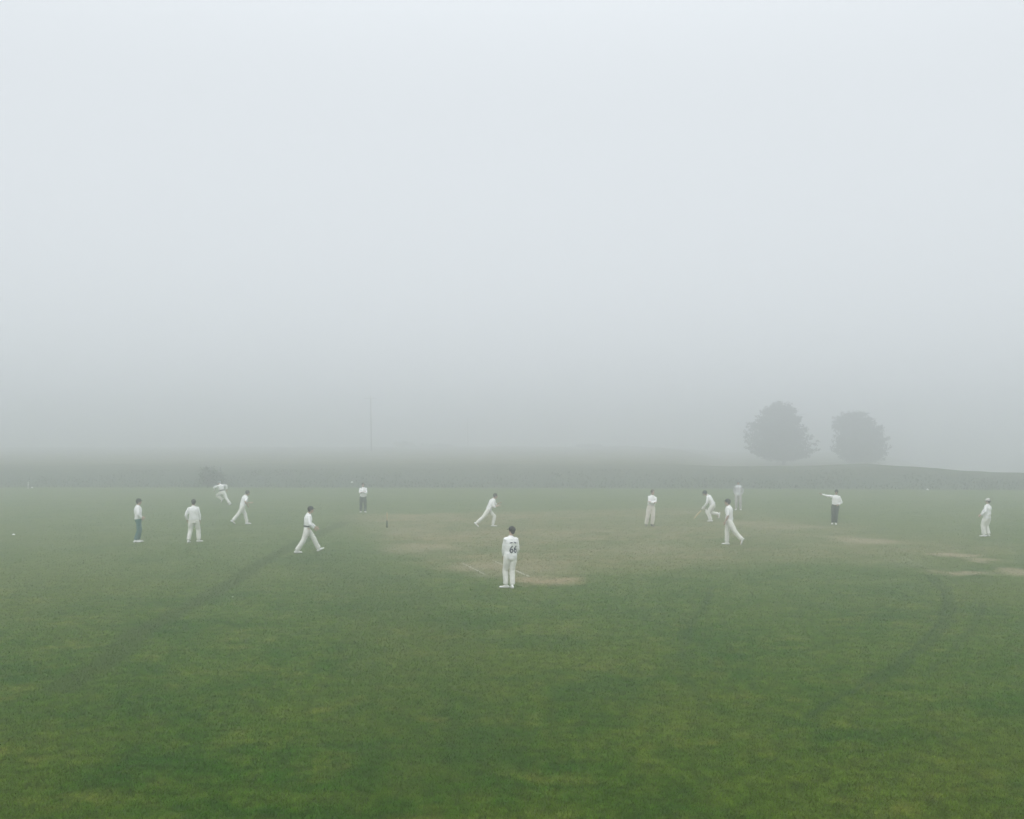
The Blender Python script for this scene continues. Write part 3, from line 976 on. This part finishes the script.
def tree(px, D, base_y, prof, label, nclump, seed, name='pine_tree', lean=0.0, skew=None, group='trees in the mist'):
    """prof: (pixel row, left px, right px) outlines of the crown read at depth D, turned into real radii"""
    rng = np.random.default_rng(seed)
    b = at(px, base_y, D)
    z0 = zg1(b.x, b.y)
    root = bpy.data.objects.new(name, None); COL.objects.link(root)
    root.location = (b.x, b.y, z0)
    tag(root, label, 'tree', group)
    rows = sorted(((at(px, r, D).z - z0), (at(l, r, D).x - b.x), (at(rr, r, D).x - b.x)) for r, l, rr in prof)
    zs = np.array([r[0] for r in rows]); ls = np.array([r[1] for r in rows]); rs = np.array([r[2] for r in rows])
    cl = []
    while len(cl) < nclump:
        z = rng.uniform(zs[0] + .2, zs[-1] - .2)
        l, r = np.interp(z, zs, ls), np.interp(z, zs, rs)
        c, w = (l + r) / 2, (r - l) / 2
        if rng.uniform() > (w / ((rs - ls).max() / 2)) + .15: continue
        ph = rng.uniform(0, 2 * math.pi)
        reach = rng.uniform(.65, .93) if rng.uniform() < .6 else rng.uniform(.90, 1.0)
        zb_ = z - rng.uniform(.1, .45) * w * .6
        for t in np.linspace(.30, 1, 6):
            j = rng.normal(size=3) * (.32 - .20 * t)
            cl.append((c + math.cos(ph) * w * reach * t + j[0], math.sin(ph) * w * reach * t + j[1],
                       max(zs[0] + .1, zb_ + (z - zb_) * t ** 1.4 + j[2]), (.26 + .34 * (1 - t)) * rng.uniform(.8, 1.3)))
    pts = []
    for (x, y, z, s) in cl:
        n = int(14 + 40 * s)
        p = rng.normal(size=(n, 3)) * (s * .64, s * .64, s * .5) + (x, y, z)
        pts.append(p)
    pts = np.concatenate(pts)
    obj('crown', leaf_mesh('crown', pts, .16), M_LEAF, root)
    # trunk with limbs reaching into the crown
    mb = MB()
    top = zs[-1]
    def bend(t): return V3((ls[-1] + rs[-1]) / 2 * t * t + .12 * math.sin(5 * t), .1 * math.sin(4 * t + 1), top * t)
    mb.loft([(V3(0, 0, -.25), .36, .36)] + [(bend(t), .26 * (1 - t) ** .8 + .03, .26 * (1 - t) ** .8 + .03) for t in (0.02, .1, .2, .35, .5, .65, .8, .95)], n=12)
    for k in range(16):
        t = rng.uniform(.22, .85)
        s = bend(t)
        j = int(rng.integers(len(cl)))
        e = V3(*cl[j][:3])
        if abs(e.z - s.z) > 2.5: e.z = s.z + rng.uniform(.2, 1.6)
        e = s + (e - s) * .9
        mid = lerp(s, e, .5) + V3(0, 0, -.15)
        mb.loft([(s, .10 * (1.1 - t), .10 * (1.1 - t)), (mid, .06 * (1.1 - t), .06 * (1.1 - t)), (e, .02, .02)], n=7)
    obj('trunk', mb.mesh('trunk'), M_BARK, root)
    return root


tree(784, 160, 466.5,
     [(403.5, 779, 786), (405.5, 771, 792), (410, 763, 797), (415, 759, 799), (421, 752, 801), (428, 745, 806), (436, 743, 812), (444, 742.5, 817),
      (451, 744, 819), (456, 752, 814), (458, 768, 804)],
     'larger misty tree with a peaked, broad-based crown left of the other tree', 1700, 3)
tree(866, 163, 468,
     [(412.5, 846, 862), (415, 838, 873), (420, 834.5, 877), (427, 833, 883), (435, 833.5, 888), (444, 832, 889), (452, 834, 889), (457, 837, 885),
      (461, 850, 878)],
     'smaller misty tree with a rounded crown reaching almost to the bank', 1300, 8)


def bush(px, D, w, h, label, seed, squash=1.0, n=60, group='bushes behind the boundary'):
    rng = np.random.default_rng(seed)
    b = at(px, 440, D)
    z0 = zg1(b.x, D)
    root = bpy.data.objects.new('bush', None); COL.objects.link(root)
    root.location = (b.x, D, z0)
    tag(root, label, 'bush', group)
    pts = []
    for k in range(n):
        x, y = rng.uniform(-1, 1) * w / 2, rng.uniform(-.5, .5) * min(w, 2.4)
        hh = h * (1 - .45 * max(0, x / (w / 2)) ** 2 * squash) * rng.uniform(.75, 1.0)
        z = hh * rng.uniform(.1, 1)
        m = int(rng.integers(40, 60))
        pts.append(rng.normal(size=(m, 3)) * .20 + (x, y, z))
    pts = np.concatenate(pts); pts[:, 2] = np.maximum(pts[:, 2], .02)
    obj('foliage', leaf_mesh('foliage', pts, .10), M_SHRUB, root)
    mb = MB()
    for k in range(6):
        x = rng.uniform(-.4, .4) * w / 2
        mb.loft([(V3(x * .1, 0, -.1), .05, .05), (V3(x * 1.2, rng.uniform(-.2, .2), h * .4), .03, .03), (V3(x * 1.6, rng.uniform(-.4, .4), h * .8), .012, .012)], n=7)
    obj('stem', mb.mesh('stem'), M_BARK, root)


bush(212.5, 90.2, 1.5, 1.35, 'dark squat bush on the bank behind the sprinting person', 21)
bush(405, 285, 6.0, 1.8, 'low faint bush on the far ridge just right of the pole', 22, n=90, group='scrub on the far ridge')
bush(437, 286, 9.0, 1.2, 'long low faint scrub on the far ridge between two poles', 23, n=120, group='scrub on the far ridge')
bush(590, 284, 8.0, 1.0, 'low faint scrub on the far ridge above mid-field', 24, n=90, group='scrub on the far ridge')


def pole(px, D, top_y, arm, label, r=.16):
    b = at(px, 440, D)
    z0 = zg1(b.x, D)
    hgt = at(px, top_y, D).z - z0
    root = bpy.data.objects.new('telegraph_pole', None); COL.objects.link(root)
    root.location = (b.x, D, z0)
    root.rotation_euler = (0, R(-1.2), 0)
    tag(root, label, 'telegraph pole', 'telegraph poles in the fog')
    mb = MB(); mb.loft([(V3(0, 0, -.4), r, r), (V3(0, 0, hgt * .5), r * .88, r * .88), (V3(0, 0, hgt), r * .7, r * .7)], n=12, cap=.3)
    obj('pole', mb.mesh('pole'), M_POLE, root)
    for (dz, L) in ((.5, arm),):
        mb = MB(); mb.loft([(V3(-L / 2, -.14, hgt - dz), .06, .07), (V3(L / 2, -.14, hgt - dz), .06, .07)], V3(0, 0, 1), n=8, cap=.2)
        ca = obj('crossarm', mb.mesh('crossarm'), M_POLE, root)
        for k in (-.45, -.2, .2, .45):
            mb = MB(); c = V3(k * L, -.14, hgt - dz + .06)
            mb.loft([(c, .03, .03), (c + V3(0, 0, .08), .06, .06), (c + V3(0, 0, .16), .04, .04)], n=8)
            obj('insulator', mb.mesh('insulator'), M_MARK, ca)


pole(371.5, 205, 396, 2.6, 'taller faint telegraph pole with crossarm fading into the fog')
pole(468, 280, 418, 2.2, 'farther, nearly vanished telegraph pole on the far ridge', .15)


# ------------------------------------------------------------------ rough grass on the bank
def rough_grass():
    n = 26000
    x = RNG.uniform(-60, 60, n); o = RNG.uniform(.6, 8.5, n)
    y = edge(x) + o
    z = zg(x, y) - .05
    h = RNG.uniform(.05, .24, n) * (1.2 - .7 * ss(2, 8, o))
    w = RNG.uniform(.02, .05, n)
    an = RNG.uniform(0, math.pi, n)
    dx, dy = np.cos(an) * w, np.sin(an) * w
    lx, ly = RNG.normal(size=n) * .12, RNG.normal(size=n) * .12
    A = np.stack([x - dx, y - dy, z], 1); B = np.stack([x + dx, y + dy, z], 1); C = np.stack([x + lx, y + ly, z + h], 1)
    V = np.stack([A, B, C], 1).reshape(-1, 3)
    me = bpy.data.meshes.new('rough_grass')
    me.vertices.add(3 * n); me.loops.add(3 * n); me.polygons.add(n)
    me.vertices.foreach_set('co', V.ravel())
    me.loops.foreach_set('vertex_index', np.arange(3 * n, dtype=np.int32))
    me.polygons.foreach_set('loop_start', np.arange(0, 3 * n, 3, dtype=np.int32))
    me.polygons.foreach_set('loop_total', np.full(n, 3, dtype=np.int32))
    me.update(calc_edges=True)
    return obj('rough_grass', me, M_ROUGH)


tag(rough_grass(), 'dark rough uncut grass along the bank behind the boundary', 'grass', kind='stuff')

def turf_blades():
    # mown turf near the viewer: short blades leaning every way, thicker in tufts
    n = 720000
    d = 8.6 / (1 - RNG.uniform(0, 1, n) * (1 - 8.6 / 70.0))       # denser where it shows larger
    x = RNG.uniform(-.66, .66, n) * d + RNG.uniform(-.4, .4, n)
    y = d
    h = RNG.uniform(.018, .045, n)
    w = RNG.uniform(.002, .0045, n) * np.clip(d / 11, 1, 3.2)
    an = RNG.uniform(0, math.pi, n)
    dx, dy = np.cos(an) * w, np.sin(an) * w
    lx, ly = RNG.normal(size=n) * .022, RNG.normal(size=n) * .022
    z = np.full(n, -.002)
    A = np.stack([x - dx, y - dy, z], 1); B = np.stack([x + dx, y + dy, z], 1); C = np.stack([x + lx, y + ly, h], 1)
    V = np.stack([A, B, C], 1).reshape(-1, 3)
    me = bpy.data.meshes.new('turf_grass')
    me.vertices.add(3 * n); me.loops.add(3 * n); me.polygons.add(n)
    me.vertices.foreach_set('co', V.ravel())
    me.loops.foreach_set('vertex_index', np.arange(3 * n, dtype=np.int32))
    me.polygons.foreach_set('loop_start', np.arange(0, 3 * n, 3, dtype=np.int32))
    me.polygons.foreach_set('loop_total', np.full(n, 3, dtype=np.int32))
    me.update(calc_edges=True)
    return obj('turf_grass', me, ground_material('turf_blades', True))


tag(turf_blades(), 'short mown turf blades covering the near outfield', 'grass', kind='stuff')

# ------------------------------------------------------------------ haze
HS = 820
mb = MB()
zb, zt = -9.5, 14.0
vs = [(x, y, z) for z in (zb, zt) for (x, y) in ((-HS, -HS), (HS, -HS), (HS, HS), (-HS, HS))]
fs = [(3, 2, 1, 0), (4, 5, 6, 7), (0, 1, 5, 4), (1, 2, 6, 5), (2, 3, 7, 6), (3, 0, 4, 7)]
haze = obj('haze', mesh_np('haze', vs, fs))
hm = bpy.data.materials.new('fog'); hm.use_nodes = True
nt = hm.node_tree
nt.nodes.clear()
out = nt.nodes.new('ShaderNodeOutputMaterial')
pv = nt.nodes.new('ShaderNodeVolumePrincipled')
pv.inputs['Color'].default_value = (0.962, 0.970, 1.0, 1)
pv.inputs['Density'].default_value = 0.0115
pv.inputs['Anisotropy'].default_value = 0.8
nt.links.new(pv.outputs['Volume'], out.inputs['Volume'])
haze.data.materials.append(hm)
tag(haze, 'thick pale fog lying over the whole cricket field', 'fog', kind='stuff')

# ------------------------------------------------------------------ light
ZEN = 2.5
SUN_EL, SUN_AZ = 45, 190      # azimuth measured clockwise from +Y
wd = bpy.data.worlds.new('World'); scene.world = wd
wd.use_nodes = True
nt = wd.node_tree
bg = nt.nodes['Background']
sky = nt.nodes.new('ShaderNodeTexSky')
sky.sky_type = 'NISHITA'
sky.sun_disc = False
sky.sun_elevation = R(SUN_EL)
sky.sun_rotation = R(SUN_AZ)
sky.air_density = 1.0
sky.dust_density = 6.0
sky.ozone_density = 1.0
hs = nt.nodes.new('ShaderNodeHueSaturation')
hs.inputs['Saturation'].default_value = 0.18
nt.links.new(sky.outputs['Color'], hs.inputs['Color'])
# closed cloud cover: an even bright white over the clear sky's own light
mx = nt.nodes.new('ShaderNodeMix'); mx.data_type = 'RGBA'
mx.inputs[0].default_value = 0.85
nt.links.new(hs.outputs['Color'], mx.inputs[6])
mx.inputs[7].default_value = (8.48, 8.97, 9.34, 1)
# an overcast sky is brighter overhead than towards the horizon
tcw = nt.nodes.new('ShaderNodeTexCoord')
sxw = nt.nodes.new('ShaderNodeSeparateXYZ')
nt.links.new(tcw.outputs['Generated'], sxw.inputs[0])
mr = nt.nodes.new('ShaderNodeMapRange'); mr.interpolation_type = 'SMOOTHSTEP'
mr.inputs['From Min'].default_value = 0.30; mr.inputs['From Max'].default_value = 1.0
mr.inputs['To Min'].default_value = 1.0; mr.inputs['To Max'].default_value = ZEN
nt.links.new(sxw.outputs[2], mr.inputs['Value'])
vm = nt.nodes.new('ShaderNodeVectorMath'); vm.operation = 'SCALE'
nt.links.new(mx.outputs[2], vm.inputs[0]); nt.links.new(mr.outputs['Result'], vm.inputs['Scale'])
nt.links.new(vm.outputs[0], bg.inputs['Color'])
bg.inputs['Strength'].default_value = 0.098
sd = bpy.data.lights.new('sun', 'SUN')
sd.energy = 0.5
sd.angle = R(60)
sd.color = (1.0, 0.97, 0.93)
sun = bpy.data.objects.new('sun', sd); COL.objects.link(sun)
d = Vector((math.sin(R(SUN_AZ)) * math.cos(R(SUN_EL)), math.cos(R(SUN_AZ)) * math.cos(R(SUN_EL)), math.sin(R(SUN_EL))))
sun.rotation_euler = (-d).to_track_quat('-Z', 'Y').to_euler()
sun.location = d * 100

scene.view_settings.view_transform = 'Standard'
scene.view_settings.look = 'None'
scene.view_settings.exposure = 0.0
scene.view_settings.gamma = 1.0
scene.view_settings.use_curve_mapping = False
scene.render.engine = 'CYCLES'
cy = scene.cycles
cy.max_bounces = 10
cy.diffuse_bounces = 3
cy.volume_bounces = 6
cy.use_adaptive_sampling = False
hm.cycles.volume_sampling = 'DISTANCE'
cy.use_denoising = True
